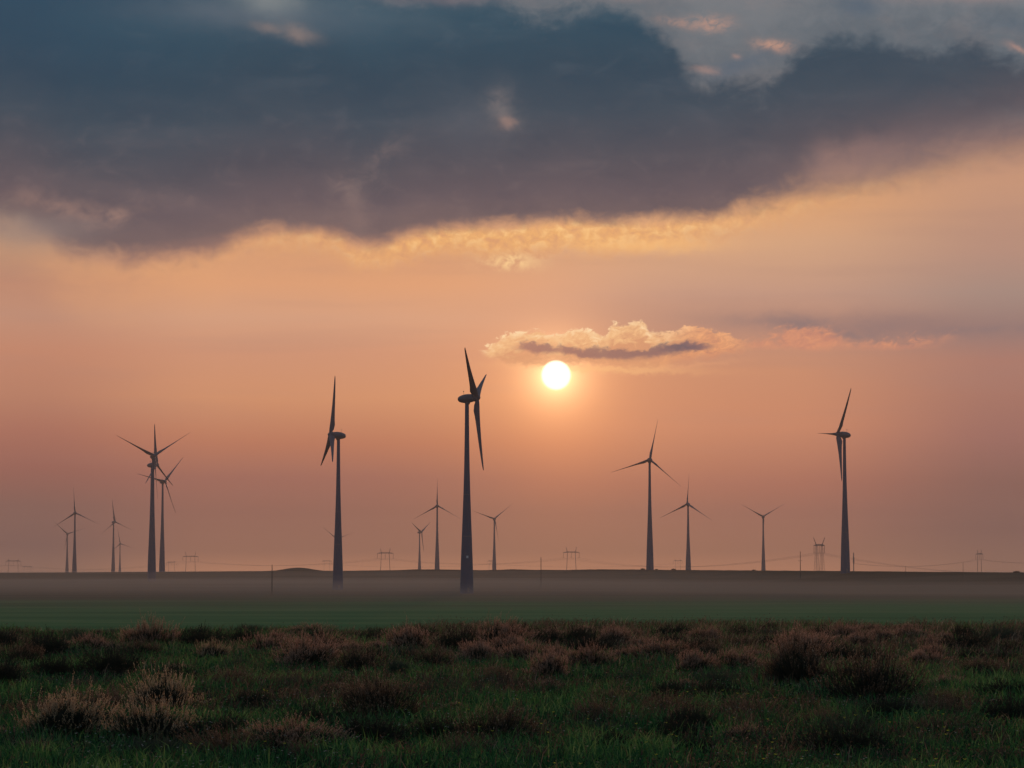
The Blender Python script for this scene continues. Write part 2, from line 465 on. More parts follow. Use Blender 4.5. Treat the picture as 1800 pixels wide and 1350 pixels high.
def tramp(t, src, stops):
    n = t.nodes.new('ShaderNodeValToRGB'); cr = n.color_ramp
    cr.elements[0].position = stops[0][0]; cr.elements[0].color = tuple(stops[0][1]) + (1,)
    cr.elements[1].position = stops[-1][0]; cr.elements[1].color = tuple(stops[-1][1]) + (1,)
    for p, c in stops[1:-1]:
        e = cr.elements.new(p); e.color = tuple(c) + (1,)
    t.links.new(src, n.inputs[0]); return n.outputs[0]


def tnoise(t, scale, detail=4, rough=0.55, coord='Object', stretch=None):
    c = t.nodes.new('ShaderNodeTexCoord'); src = c.outputs[coord if coord != 'World' else 'Object']
    if coord == 'World':
        src = t.nodes.new('ShaderNodeNewGeometry').outputs['Position']
    if stretch:
        mp = t.nodes.new('ShaderNodeMapping'); mp.inputs['Scale'].default_value = stretch
        t.links.new(src, mp.inputs['Vector']); src = mp.outputs[0]
    n = t.nodes.new('ShaderNodeTexNoise'); t.links.new(src, n.inputs['Vector'])
    n.inputs['Scale'].default_value = scale; n.inputs['Detail'].default_value = detail; n.inputs['Roughness'].default_value = rough
    return n.outputs['Fac']


def simple(name, c0, c1, scale=0.3, rough=0.6, stretch=None, metallic=0.0):
    mt, t = material(name)
    b = t.nodes.new('ShaderNodeBsdfPrincipled')
    t.links.new(tramp(t, tnoise(t, scale, stretch=stretch), [(0.3, c0), (0.7, c1)]), b.inputs['Base Color'])
    b.inputs['Roughness'].default_value = rough; b.inputs['Metallic'].default_value = metallic
    out(t, b.outputs[0]); return mt


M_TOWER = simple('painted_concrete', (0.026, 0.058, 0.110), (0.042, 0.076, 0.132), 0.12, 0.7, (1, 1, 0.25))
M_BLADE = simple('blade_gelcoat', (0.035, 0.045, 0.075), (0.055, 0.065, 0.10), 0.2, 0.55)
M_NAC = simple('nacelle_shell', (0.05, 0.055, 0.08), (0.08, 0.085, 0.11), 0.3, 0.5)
M_STEEL = simple('galvanised_steel', (0.10, 0.10, 0.10), (0.16, 0.155, 0.15), 0.5, 0.6)
M_CABLE = simple('weathered_cable', (0.05, 0.05, 0.05), (0.08, 0.08, 0.08), 0.5, 0.6)
M_POLE = simple('weathered_pole_wood', (0.035, 0.026, 0.022), (0.07, 0.055, 0.045), 1.0, 0.85, (4, 4, 0.4))
M_GLAZE = simple('brown_glaze', (0.05, 0.03, 0.025), (0.08, 0.05, 0.04), 2.0, 0.3)
M_PALE = simple('pale_enamel', (0.7, 0.68, 0.66), (0.8, 0.78, 0.76), 1.0, 0.4)


# ------------------------------------------------------------------ terrain
S_PTS = [(0, 0), (60, 0.0)]
YD = [(550, 1108), (700, 1089), (1000, 1063), (1400, 1048), (1595, 1043), (2003, 1036.5), (2300, 1031), (2718, 1022), (3000, 1014), (3150, 1009), (3240, 1005.5), (3300, 1003.5)]
HX = [0, 130, 270, 400, 465, 485, 500, 512, 525, 540, 552, 570, 640, 700, 730, 800, 850, 900, 940, 1000, 1040, 1100, 1180, 1280, 1400, 1500, 1660, 1800]
HY = [1006.6, 1006, 1005, 1004, 1003.6, 1002.6, 1000.2, 998.2, 997.2, 998.4, 1000.6, 1003, 1002.8, 1002, 1000.4, 1001.2, 1002, 1000.6, 1001.4, 1001.7, 1000.6, 1000.8, 1001.6, 1002.2, 1003, 1003.7, 1005.3, 1006]
DXX = [0, 600, 900, 1142, 1300, 1485, 1800]
DXV = [3300, 3300, 3150, 2850, 2560, 2260, 2120]


def edge_d(px):
    return np.interp(px, [-600, 0, 400, 800, 1300, 1800, 2400], [76, 77, 80, 86, 89, 90, 90])


_yd = np.array(YD)
_zd = EYE - (_yd[:, 1] - 1003) / F * _yd[:, 0]


def terrain(x, y):
    """height at world (x, y); arrays"""
    x = np.asarray(x, float); y = np.asarray(y, float)
    d = np.maximum(y, 1e-3); fwd = y > 0
    px = 900 + F * np.clip(x / np.maximum(d, 1.0), -0.6, 0.6)
    rr = np.where(fwd, np.maximum(y, 0.0), 0.0)
    rid = np.interp(px, DXX, DXV); hy = np.interp(px, HX, HY)
    zr = EYE - (hy - 1003) / F * rid
    # compress distances so the ridge lands at its own range
    s = np.where(rr < 1400, rr, 1400 + (rr - 1400) * (1900.0 / (rid - 1400)))
    z = np.interp(s, _yd[:, 0], _zd)
    k = np.clip((s - 2500) / 800.0, 0, 1) ** 2
    z_end = _zd[-1]
    z = z + (zr - z_end) * k
    beyond = s > 3300
    z = np.where(beyond, zr - 0.0035 * (rr - rid), z)
    # plateau near the camera
    e = edge_d(px)
    e = e + 2.2 * np.sin(x * 0.33) + 1.5 * np.sin(x * 0.9 + 2) + 1.0 * np.sin(x * 2.1)
    t = np.clip((rr - e) / 330.0, 0, 1); t = 1 - (1 - t) ** 2.5
    zfar = np.interp(550, _yd[:, 0], _zd)
    near = -0.004 * np.clip(rr - 25, 0, 60) * 0 + t * (zfar - 0.0)
    w = np.clip((rr - 470) / 120.0, 0, 1); w = w * w * (3 - 2 * w)
    zz = np.where(rr < 470, near, near * (1 - w) + z * w)
    zz = np.maximum(zz, -15.0)
    zz = zz + np.where(rr < 95, 0.035 * np.sin(x * 0.9 + 1.3 * np.sin(rr * 0.21)) * np.sin(rr * 0.37 + 0.5) + 0.02 * np.sin(x * 2.3 + rr * 0.9), 0.0) * np.clip((rr - 12) / 10, 0, 1)
    return zz


def tz(x, y): return float(terrain(x, y))


def ground_at(X, Y, dmin=10, dmax=4000):
    """first terrain point on the sight line through photo pixel (X, Y)"""
    r = ray(X, Y); d = np.concatenate([np.arange(dmin, 120, 0.25), np.arange(120, dmax, 4.0)])
    zz = EYE + r.z / r.y * d; tt = terrain(r.x / r.y * d, d)
    hit = np.nonzero(zz <= tt)[0]
    if len(hit) == 0: return None
    dd = d[hit[0]]; return Vector((r.x / r.y * dd, dd, tz(r.x / r.y * dd, dd)))


def build_ground():
    a_in = np.linspace(-0.20, 0.20, 300); a_out = np.linspace(0.20, PI, 60)[1:]
    A = np.concatenate([-a_out[::-1], a_in, a_out[:-1]])
    Rr = np.concatenate([[0.5, 2, 5, 8, 12, 16], np.arange(18, 110, 0.8), np.geomspace(112, 9000, 210)])
    aa, rr = np.meshgrid(A, Rr)
    # forward cells keep constant y for a clean ridge
    x = np.sin(aa) * rr; y = np.cos(aa) * rr
    z = terrain(x, y)
    n, k = len(Rr), len(A)
    V = np.stack([x.ravel(), y.ravel(), z.ravel()], 1)
    i, j = np.meshgrid(np.arange(n - 1), np.arange(k), indexing='ij'); j2 = (j + 1) % k
    Fc = np.stack([i * k + j, i * k + j2, (i + 1) * k + j2, (i + 1) * k + j], -1).reshape(-1, 4)[:, ::-1]
    V = np.concatenate([V, [[0, 0, tz(0, 0.1)]]])
    me = mesh_np('ground', V, Fc, None, True)
    # cap
    import bmesh
    bm = bmesh.new(); bm.from_mesh(me); bm.verts.ensure_lookup_table()
    c = bm.verts[len(V) - 1]
    for q in range(k): bm.faces.new((bm.verts[(q + 1) % k], bm.verts[q], c))
    bm.normal_update(); bm.to_mesh(me); bm.free()
    mt, t = material('field_ground')
    pos = t.nodes.new('ShaderNodeNewGeometry').outputs['Position']
    spx = t.nodes.new('ShaderNodeSeparateXYZ'); t.links.new(pos, spx.inputs[0])
    b = t.nodes.new('ShaderNodeBsdfPrincipled'); b.inputs['Roughness'].default_value = 1.0
    b.inputs['Specular IOR Level'].default_value = 0.0
    near = tramp(t, tnoise(t, 0.8, 6, 0.7, 'World'), [(0.3, (0.014, 0.013, 0.009)), (0.55, (0.018, 0.024, 0.012)), (0.75, (0.03, 0.035, 0.016))])
    crop = tramp(t, tnoise(t, 0.02, 7, 0.65, 'World', (0.35, 1.2, 1)), [(0.3, (0.034, 0.120, 0.042)), (0.5, (0.060, 0.160, 0.056)), (0.62, (0.105, 0.185, 0.070)), (0.75, (0.055, 0.120, 0.048))])
    dry = tramp(t, tnoise(t, 0.008, 7, 0.65, 'World', (0.4, 1.0, 1)), [(0.3, (0.020, 0.024, 0.018)), (0.45, (0.075, 0.062, 0.040)), (0.6, (0.10, 0.076, 0.052)), (0.72, (0.026, 0.044, 0.024))])
    wob = t.nodes.new('ShaderNodeMath'); wob.operation = 'MULTIPLY_ADD'
    t.links.new(tnoise(t, 0.004, 4, 0.5, 'World'), wob.inputs[0]); wob.inputs[1].default_value = 700.0; t.links.new(spx.outputs[1], wob.inputs[2])
    def mr(src, a, b_):
        n = t.nodes.new('ShaderNodeMapRange'); n.interpolation_type = 'SMOOTHSTEP'
        t.links.new(src, n.inputs[0]); n.inputs[1].default_value = a; n.inputs[2].default_value = b_; return n.outputs[0]
    def mx(f, a, b_):
        n = t.nodes.new('ShaderNodeMix'); n.data_type = 'RGBA'
        t.links.new(f, n.inputs[0]); t.links.new(a, n.inputs[6]); t.links.new(b_, n.inputs[7]); return n.outputs[2]
    c1 = mx(mr(spx.outputs[1], 150, 200), near, crop)
    c2 = mx(mr(wob.outputs[0], 1150, 1800), c1, dry)
    t.links.new(c2, b.inputs['Base Color'])
    out(t, b.outputs[0])
    me.materials.append(mt)
    g = link(bpy.data.objects.new('ground', me)); tag(g, kind='structure')


build_ground()

# ------------------------------------------------------------------ wind turbines
def tower_mesh(H):
    mb = MB(); n = 40
    prof = [(-0.06, 3.9), (0.0, 3.75), (0.015, 3.68), (0.18, 3.22), (0.30, 2.76), (0.42, 2.28), (0.54, 1.85), (0.66, 1.52), (0.80, 1.28), (0.92, 1.14), (1.0, 1.08)]
    fr = np.linspace(-0.06, 1, 40); rad = np.interp(fr, [p[0] for p in prof], [p[1] for p in prof])
    rings = []
    for f_, r in zip(fr, rad):
        rings.append([Vector((math.cos(2 * PI * i / n) * r, math.sin(2 * PI * i / n) * r, f_ * H)) for i in range(n)])
    mb.ring_tube(rings)
    return mb


OVER = 5.6


def nacelle_mesh():
    """egg shell along -Y (rotor towards -Y), origin on tower top centre line at hub height"""
    mb = MB(); n = 24
    prof = [(5.2, 0.05), (5.1, 0.6), (4.8, 1.2), (4.2, 1.7), (3.2, 2.15), (1.9, 2.5), (0.4, 2.68), (-1.4, 2.62), (-2.8, 2.40), (-3.7, 2.15)]
    rings = [[Vector((math.cos(2 * PI * i / n) * r, y, math.sin(2 * PI * i / n) * r * 0.92)) for i in range(n)] for y, r in prof]
    mb.ring_tube(rings)
    # neck down to the tower
    mb.ring_tube([[Vector((math.cos(2 * PI * i / n) * r, math.sin(2 * PI * i / n) * r, z)) for i in range(n)] for z, r in ((-3.3, 1.2), (-2.5, 1.45), (-1.8, 1.6))])
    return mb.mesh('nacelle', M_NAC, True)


def hub_mesh():
    mb = MB(); n = 24
    prof = [(1.85, 2.05), (1.2, 2.12), (0.2, 2.05), (-0.7, 1.75), (-1.3, 1.3), (-1.7, 0.8), (-1.9, 0.35), (-1.95, 0.03)]
    mb.ring_tube([[Vector((math.cos(2 * PI * i / n) * r, y, math.sin(2 * PI * i / n) * r)) for i in range(n)] for y, r in prof])
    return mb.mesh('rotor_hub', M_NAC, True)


def blade_mesh():
    """blade along +Z from the hub centre, feathered: chord lies along the rotor axis (Y), leading edge at -Y"""
    mb = MB(); n = 16
    st_ = [(1.3, 2.1, 1.0, 1.05), (2.2, 2.3, 0.95, 1.1), (3.0, 3.3, 0.50, 1.35), (3.8, 3.9, 0.42, 1.4), (5.0, 4.0, 0.33, 1.35), (7.0, 3.5, 0.29, 1.2), (10.0, 2.85, 0.25, 1.0), (14, 2.35, 0.22, 0.82),
           (19, 1.9, 0.20, 0.62), (25, 1.5, 0.18, 0.45), (31, 1.12, 0.17, 0.30), (36, 0.82, 0.16, 0.18), (39, 0.6, 0.16, 0.08), (40.5, 0.38, 0.16, 0.0), (41.0, 0.10, 0.2, -0.1)]
    rings = []
    for r, ch, th, lead in st_:
        if r > 6: ch *= 1.22; th *= 1.25
        tw = math.radians(26.0 * (1 - min(1, r / 34.0)) + 8)
        ring = []
        for i in range(n):
            a = 2 * PI * i / n
            cx = 0.5 * (1 - math.cos(a));                        # 0 leading, 1 trailing
            tk = th * ch * 0.5 * math.sin(a) * (1.0 if th > 0.9 else (0.35 + 1.3 * (1 - cx) ** 0.6 * min(1, cx * 5 + 0.35)) * 0.8)
            y = -lead + cx * ch; x = tk
            X_, Y_ = x * math.cos(tw) - y * math.sin(tw), x * math.sin(tw) + y * math.cos(tw)
            ring.append(Vector((X_, Y_ - 0.0006 * r * r, r)))
        rings.append(ring)
    mb.ring_tube(rings)
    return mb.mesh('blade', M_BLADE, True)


ME_NAC, ME_HUB, ME_BLADE = nacelle_mesh(), hub_mesh(), blade_mesh()
_mb = MB(); _mb.tube((0.5, 1.6, 2.2), (0.5, 1.6, 4.3), 0.09, 0.06); _mb.tube((-0.2, 1.6, 3.9), (1.2, 1.6, 3.9), 0.06); _mb.tube((-0.2, 1.6, 3.9), (-0.2, 1.6, 4.4), 0.12); _mb.tube((1.2, 1.6, 3.9), (1.2, 1.6, 4.4), 0.12)
ME_SENSOR = _mb.mesh('wind_sensor', M_STEEL)


def turbine(hx, hy, d, psi, th, by, label, tilt=5.3, hatch=False, zbase=None, rear=False):
    """hx, hy: hub pixel; psi: yaw of rotor axis, + = pointing right (deg, 0 towards camera); th: first blade angle (deg from +X, counter-clockwise in view)"""
    hub = at(hx, hy, d); ps = math.radians(psi) - math.atan2(hub.x, hub.y)   # yaw measured from the line of sight
    a = Vector((math.sin(ps), -math.cos(ps), 0))
    tx, ty = hub.x - a.x * OVER, hub.y - a.y * OVER
    zb = tz(tx, ty)
    hubz = hub.z
    if by: zb_img = at(hx, by, d).z; zb = min(zb, zb_img) if abs(zb - zb_img) > 3 else zb
    root = empty('wind_turbine', (tx, ty, zb)); tag(root, label, 'wind turbine', 'wind turbines on the plain')
    zt = hubz - math.sin(math.radians(tilt)) * OVER - zb
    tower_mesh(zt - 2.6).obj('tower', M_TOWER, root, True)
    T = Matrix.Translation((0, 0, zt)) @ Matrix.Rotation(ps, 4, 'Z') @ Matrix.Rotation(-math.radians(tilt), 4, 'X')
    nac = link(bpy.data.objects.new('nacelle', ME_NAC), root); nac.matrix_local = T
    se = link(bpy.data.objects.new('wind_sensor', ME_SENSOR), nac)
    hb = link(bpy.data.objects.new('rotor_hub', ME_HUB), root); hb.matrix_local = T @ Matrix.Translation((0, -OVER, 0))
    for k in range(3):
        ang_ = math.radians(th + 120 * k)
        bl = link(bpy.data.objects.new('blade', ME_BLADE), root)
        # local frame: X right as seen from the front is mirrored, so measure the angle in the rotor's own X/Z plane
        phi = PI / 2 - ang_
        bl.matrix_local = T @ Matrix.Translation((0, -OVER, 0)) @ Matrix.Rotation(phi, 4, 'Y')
    if d < 3200:
        nn_ = 32
        for fz in (0.30, 0.52, 0.76):
            mb = MB(); z = (zt - 2.6) * fz; r_ = float(np.interp(fz, [0, .015, .18, .30, .42, .54, .66, .80, .92, 1], [3.75, 3.68, 3.22, 2.76, 2.28, 1.85, 1.52, 1.28, 1.14, 1.08])) + 0.05
            mb.ring_tube([[Vector((math.cos(2 * PI * i / nn_) * r_, math.sin(2 * PI * i / nn_) * r_, z + q)) for i in range(nn_)] for q in (-0.12, 0.12)])
            mb.obj('joint_ring', M_STEEL, root)
        mb = MB(); mb.box((0.9, -3.62, 1.9), 1.1, 0.5, 2.5); mb.obj('door', M_STEEL, root)
    if hatch:
        mb = MB(); mb.box((0.35, -3.24, 20.0), 1.1, 0.3, 1.3); mb.obj('hatch', M_PALE, root)
    return root


turbine(838.5, 698.8, 1595, 81, 22, 1043, 'largest dark wind turbine, left of the sun, rotor seen edge-on to the right', hatch=True)
turbine(580.8, 764.0, 2003, -83.4, 90, 1037, 'tall dark wind turbine with one blade straight up, second from left among the big ones', 5.3)
turbine(1472.2, 763.0, 2228, -68.4, 56.5, None, 'dark wind turbine far right, one blade pointing left, two hanging down by its tower')
turbine(1142.6, 807.8, 2859, 4, 78.5, None, 'facing wind turbine right of the sun with blades spread as a leaning Y')
turbine(271.7, 800.9, 2718, 14, 33, 1022, 'facing wind turbine at left with two blades raised in a wide V')
turbine(276.1, 816.6, 2920, 67, 90, 1020, 'wind turbine almost hidden behind the wide-V turbine, one blade pointing straight up')
turbine(290.4, 846.1, 3560, 33, 48, None, 'slimmer wind turbine just right of the overlapping pair, blade raised to upper right')
turbine(132.1, 901.3, 4415, 3, 94, None, 'pale hazy wind turbine near the left edge, taller of its pair')
turbine(118.8, 938.4, 6000, 5, 18, None, 'very faint small wind turbine just left of the taller pale one at the left edge')
turbine(202.4, 917.3, 5270, 30, 97, None, 'pale hazy wind turbine midway between the left edge pair and the big left turbines')
turbine(211.6, 955.6, 7500, 8, 100, None, 'faintest tiny wind turbine with its hub low over the horizon at left')
turbine(768.8, 888.7, 4297, 2, 90, None, 'hazy wind turbine left of the largest one, upright blade, shaped like an inverted Y')
turbine(741.4, 935.4, 6150, 56, 32, None, 'small faint wind turbine left of the hazy inverted-Y turbine')
turbine(869.4, 911.8, 5000, 5, 40, None, 'hazy wind turbine right of the largest one, blades in a flat V')
turbine(592.5, 947.0, 6500, 3, 21, None, 'far wind turbine hidden behind the second largest tower, only a blade showing')
turbine(1207.9, 885.8, 3833, -12, 87, None, 'smaller facing wind turbine right of the leaning-Y turbine, one blade up')
turbine(1341.8, 907.9, 4735, 3, 31, None, 'hazy wind turbine with blades in a shallow V, left of the nearest lattice pylon')

# ------------------------------------------------------------------ transmission portals, poles and lines
def portal(cx, bar_y, d, spread_px, label, horn=1.0, lattice=False, yaw=0.0):
    c = at(cx, bar_y, d)
    sp_real = spread_px / F * d / max(0.2, math.cos(yaw))
    zb = tz(c.x, c.y); h = c.z - zb
    H = 27.0 if not lattice else 27.0
    root = empty('power_pylon', (c.x, c.y, zb), yaw); tag(root, label, 'pylon', 'power pylons along the horizon')
    s2 = sp_real / 2; th = 0.38
    for s in (-1, 1):
        mb = MB()
        if lattice:
            w = 2.0
            legs = [(-1, -1), (1, -1), (1, 1), (-1, 1)]
            for (i, j) in legs: mb.tube((s * s2 + i * w, j * w, -1), (s * s2 + i * 0.7, j * 0.7, h), 0.12)
            for q in range(9):
                z0, z1 = h * q / 9, h * (q + 1) / 9; w0 = w + (0.7 - w) * q / 9; w1 = w + (0.7 - w) * (q + 1) / 9
                for k in range(4):
                    a_, b_ = legs[k], legs[(k + 1) % 4]
                    mb.tube((s * s2 + a_[0] * w0, a_[1] * w0, z0), (s * s2 + b_[0] * w1, b_[1] * w1, z1), 0.06, n=4)
        else:
            mb.tube((s * (s2 + 1.6), 0, -2), (s * s2, 0, h), th, th * 0.8)
        mb.obj('leg', M_STEEL, root)
        mb = MB(); mb.tube((s * s2, 0, h - 0.5), (s * (s2 + (1.8 if not lattice else 3.6) * horn), 0, h + 7.5 * min(1, horn)), 0.40, 0.28); mb.obj('earth_wire_horn', M_STEEL, root)
    mb = MB(); L = s2 + (3.4 if lattice else 6.3)
    mb.tube((-L, 0, h - 0.5), (-s2, 0, h + 0.7), 0.28); mb.tube((L, 0, h - 0.5), (s2, 0, h + 0.7), 0.28)
    mb.tube((-L, 0, h - 0.5), (L, 0, h - 0.5), 0.30); mb.tube((-s2, 0, h + 0.7), (s2, 0, h + 0.7), 0.28)
    for q in range(8):
        x0 = -s2 + 2 * s2 * q / 8; x1 = x0 + 2 * s2 / 8
        mb.tube((x0, 0, h - 0.5 if q % 2 else h + 0.7), (x1, 0, h + 0.7 if q % 2 else h - 0.5), 0.14, n=4)
    mb.obj('crossarm', M_STEEL, root)
    tips = []
    for x in (-L + 0.3, 0, L - 0.3):
        mb = MB(); mb.tube((x, 0, h - 0.8), (x, 0, h - 8.0), 0.10)
        for q in range(9): mb.tube((x, 0, h - 1.5 - q * 0.72), (x, 0, h - 1.85 - q * 0.72), 0.30, n=8)
        mb.tube((x - 1.1, 0, h - 8.1), (x + 1.1, 0, h - 8.1), 0.14)
        mb.obj('insulator', M_GLAZE, root)
        tips.append(Vector((c.x + x * math.cos(yaw), c.y + x * math.sin(yaw), zb + h - 8.2)))
    return tips


p24 = portal(23.5, 986, 5600, 15.5, 'faint twin-legged pylon at the far left edge of the horizon', 0.6)
p48 = portal(48, 996, 8300, 10, 'tiny faint pylon just right of the far left edge pylon', 0.3)
p302 = portal(301.5, 988, 7300, 9.5, 'tiny faint pylon beside the right foot of the left turbine group', 0.4)
p335 = portal(335, 978, 5000, 14.6, 'faint twin-legged pylon with splayed horns right of the left turbine group')
p573 = portal(574.5, 986, 7900, 9, 'tiny faint pylon between the low mound and the left-centre tower', 0.5)
p677 = portal(677.3, 972, 4300, 13.5, 'twin-legged pylon with three hanging insulators left of the hazy turbines', 0.9)
p862 = portal(862.5, 986, 7900, 5, 'tiny narrow pylon beside the hazy flat-V turbine', 0.5, yaw=0.6)
p1004 = portal(1004.3, 970.5, 4300, 13.5, 'twin-legged pylon with V horns below the sun', 1.2)
p1191 = portal(1191.5, 985.5, 7900, 8, 'tiny faint pylon between the two facing turbines right of the sun', 0.6)
p1440 = portal(1440, 958, 2950, 10, 'nearest pylon, lattice legs and wide V horns, left of the far right turbine', 1.0, True, 0.5)
p1500 = portal(1500.5, 980, 4000, 1.2, 'pylon seen edge-on just right of the far right turbine', 0.9, yaw=1.35)
p1721 = portal(1721.5, 973.5, 4300, 7, 'narrow twin-legged pylon near the right edge', 0.8, yaw=0.9)


def span(A, B, sag, label, r=0.06, n=28):
    root = empty('power_line', tuple((A[1] + B[1]) / 2)); tag(root, label, 'power line', 'power lines along the horizon')
    o = (A[1] + B[1]) / 2
    for a_, b_ in zip(A, B):
        pts = []
        for i in range(n + 1):
            t_ = i / n; p = a_.lerp(b_, t_) - o; p.z -= sag * 4 * t_ * (1 - t_); pts.append(p)
        mb = MB(); mb.path(pts, r, 5); mb.obj('conductor', M_CABLE, root)


off = lambda X, Y, d: [at(X - 4, Y, d), at(X, Y, d), at(X + 4, Y, d)]
span(off(-200, 995, 6200), p24, 3, 'sagging wires running left out of view from the far left pylon')
span(p24, p335, 11, 'sagging wires from the far left pylon to the splayed-horn pylon')
span(p335, p677, 9, 'sagging wires from the splayed-horn pylon to the one left of the hazy turbines')
span(p677, p1004, 9, 'sagging wires passing behind the largest turbine between two pylons')
span(p1004, p1440, 14, 'sagging wires from the pylon below the sun to the lattice pylon')
span(p573, p862, 9, 'very faint distant wires between two tiny pylons behind the largest turbine')
span(p862, p1191, 9, 'very faint distant wires between two tiny pylons below the sun')
span(p1500, p1721, 7, 'sagging wires right of the far right turbine up to the narrow pylon')
span(p1721, off(1900, 984, 3900), 5, 'sagging wires from the narrow pylon out of the right edge')
span(p1440, off(1900, 1002, 4200), 12, 'sagging wires from the lattice pylon behind the far right tower')


def pole(X, top, basey, label, arm=None, rad=0.22, d=None):
    g = ground_at(X, basey) if d is None else None
    if g is None:
        p = at(X, basey, d or 2600); g = Vector((p.x, p.y, tz(p.x, p.y)))
    tp = at(X, top, g.y); h = tp.z - g.z
    root = empty('utility_pole', tuple(g)); tag(root, label, 'utility pole', 'thin poles in the misty field')
    mb = MB(); mb.tube((0, 0, -0.5), (0, 0, h), rad, rad * 0.7, 10); mb.obj('pole', M_POLE, root)
    mb = MB(); mb.tube((0, 0, h - 0.05), (0, 0, h + 0.35), 0.10, 0.14, 8); mb.obj('insulator', M_GLAZE, root)
    if arm:
        z = at(X, arm, g.y).z - g.z
        mb = MB(); mb.box((0, 0.3, z), 2.6, 0.15, 0.18); mb.obj('crossarm', M_POLE, root)
        for s in (-1.15, 1.15):
            mb = MB(); mb.tube((s, 0.3, z + 0.09), (s, 0.3, z + 0.55), 0.10, 0.13, 8); mb.obj('insulator', M_GLAZE, root)
    return g, h


pole(478, 993.5, 1047, 'thin dark pole in the mist left of the low mound', rad=0.24)
pole(951, 980, 1034, 'thin dark pole in the field below the sun', rad=0.30)
pole(1407, 970, 1017, 'thin dark pole with a short crossarm left of the lattice pylon', 986, rad=0.30)
pole(1693, 990, 1005.4, 'short thin pole on the right horizon beside the narrow pylon', rad=0.16, d=2090)
pole(1592, 996, 1004.6, 'tiny stub pole on the horizon right of the far right turbine', rad=0.16, d=2160)

# ------------------------------------------------------------------ foreground vegetation
rng = np.random.default_rng(7)


def vnoise(x, y, s, seed=0):
    """smooth value noise 0..1"""
    g = np.random.default_rng(seed).random((256, 256))
    u, v = x / s + 100.0, y / s + 100.0
    i, j = np.floor(u).astype(int), np.floor(v).astype(int); fu, fv = u - i, v - j
    fu = fu * fu * (3 - 2 * fu); fv = fv * fv * (3 - 2 * fv)
    q = lambda a, b: g[a % 256, b % 256]
    return (q(i, j) * (1 - fu) + q(i + 1, j) * fu) * (1 - fv) + (q(i, j + 1) * (1 - fu) + q(i + 1, j + 1) * fu) * fv


def leaf_mat(name, stops, trans=0.35, attr='tone', noise_scale=None, rough=0.8):
    mt, t = material(name)
    a = t.nodes.new('ShaderNodeAttribute'); a.attribute_name = attr
    c = tramp(t, a.outputs['Fac'], stops)
    d_ = t.nodes.new('ShaderNodeBsdfDiffuse'); tr = t.nodes.new('ShaderNodeBsdfTranslucent')
    t.links.new(c, d_.inputs[0]); t.links.new(c, tr.inputs[0])
    mxs = t.nodes.new('ShaderNodeMixShader'); mxs.inputs[0].default_value = trans
    t.links.new(d_.outputs[0], mxs.inputs[1]); t.links.new(tr.outputs[0], mxs.inputs[2])
    gl = t.nodes.new('ShaderNodeBsdfGlossy'); gl.inputs['Roughness'].default_value = 0.55; gl.inputs[0].default_value = (0.5, 0.5, 0.5, 1)
    m2 = t.nodes.new('ShaderNodeMixShader'); m2.inputs[0].default_value = 0.03
    t.links.new(mxs.outputs[0], m2.inputs[1]); t.links.new(gl.outputs[0], m2.inputs[2])
    out(t, m2.outputs[0]); return mt


M_GRASS = leaf_mat('grass_blades', [(0.0, (0.010, 0.030, 0.014)), (0.3, (0.026, 0.120, 0.034)), (0.55, (0.078, 0.220, 0.050)), (0.68, (0.18, 0.30, 0.09)), (0.75, (0.085, 0.095, 0.045)), (0.88, (0.11, 0.075, 0.042)), (1.0, (0.32, 0.28, 0.18))], 0.45)
M_DRY = leaf_mat('dry_stalks', [(0.0, (0.040, 0.030, 0.020)), (0.5, (0.115, 0.070, 0.042)), (0.8, (0.26, 0.155, 0.092)), (1.0, (0.44, 0.33, 0.21))], 0.35)
M_LEAFY = leaf_mat('shrub_leaves', [(0.0, (0.010, 0.017, 0.012)), (0.6, (0.028, 0.034, 0.020)), (1.0, (0.060, 0.045, 0.028))], 0.3)
M_RED = leaf_mat('reddish_seed_heads', [(0.0, (0.14, 0.068, 0.044)), (0.6, (0.42, 0.235, 0.150)), (1.0, (0.60, 0.40, 0.28))], 0.45)
M_TAN = leaf_mat('pale_seed_heads', [(0.0, (0.20, 0.125, 0.070)), (0.6, (0.48, 0.32, 0.18)), (1.0, (0.64, 0.48, 0.30))], 0.45)
M_OLIVE = leaf_mat('olive_shoots', [(0.0, (0.03, 0.05, 0.03)), (0.6, (0.055, 0.075, 0.045)), (1.0, (0.10, 0.105, 0.07))], 0.35)


def quads(cent, ax_u, ax_v, tone):
    """leaf diamonds: centre, half length vector, half width vector"""
    n = len(cent)
    V = np.stack([cent - ax_u, cent + ax_v * 0.9 - ax_u * 0.1, cent + ax_u, cent - ax_v * 0.9 - ax_u * 0.1], 1).reshape(-1, 3)
    Fc = np.arange(4 * n).reshape(n, 4)
    return V, Fc, np.repeat(tone, 4)


def unit(v): return v / np.maximum(np.linalg.norm(v, axis=-1, keepdims=True), 1e-9)


def blades(P, h, w, lean_dir, lean, tone, face):
    """P (n,3) roots"""
    n = len(P)
    up = np.zeros((n, 3)); up[:, 2] = 1
    ld = np.stack([np.cos(lean_dir), np.sin(lean_dir), np.zeros(n)], 1)
    wd = np.stack([np.cos(face), np.sin(face), np.zeros(n)], 1) * (w[:, None] / 2)
    mid = P + up * (h * 0.55)[:, None] + ld * (h * lean * 0.3)[:, None]
    tip = P + up * (h * (1 - 0.25 * lean))[:, None] + ld * (h * lean)[:, None]
    V = np.stack([P - wd, P + wd, mid - wd * 0.8, mid + wd * 0.8, tip], 1).reshape(-1, 3)
    b = (np.arange(n) * 5)[:, None]
    Fc = np.concatenate([b + [0, 1, 3], b + [0, 3, 2], b + [2, 3, 4]], 1).reshape(-1, 3)
    return V, Fc, np.repeat(tone, 5)


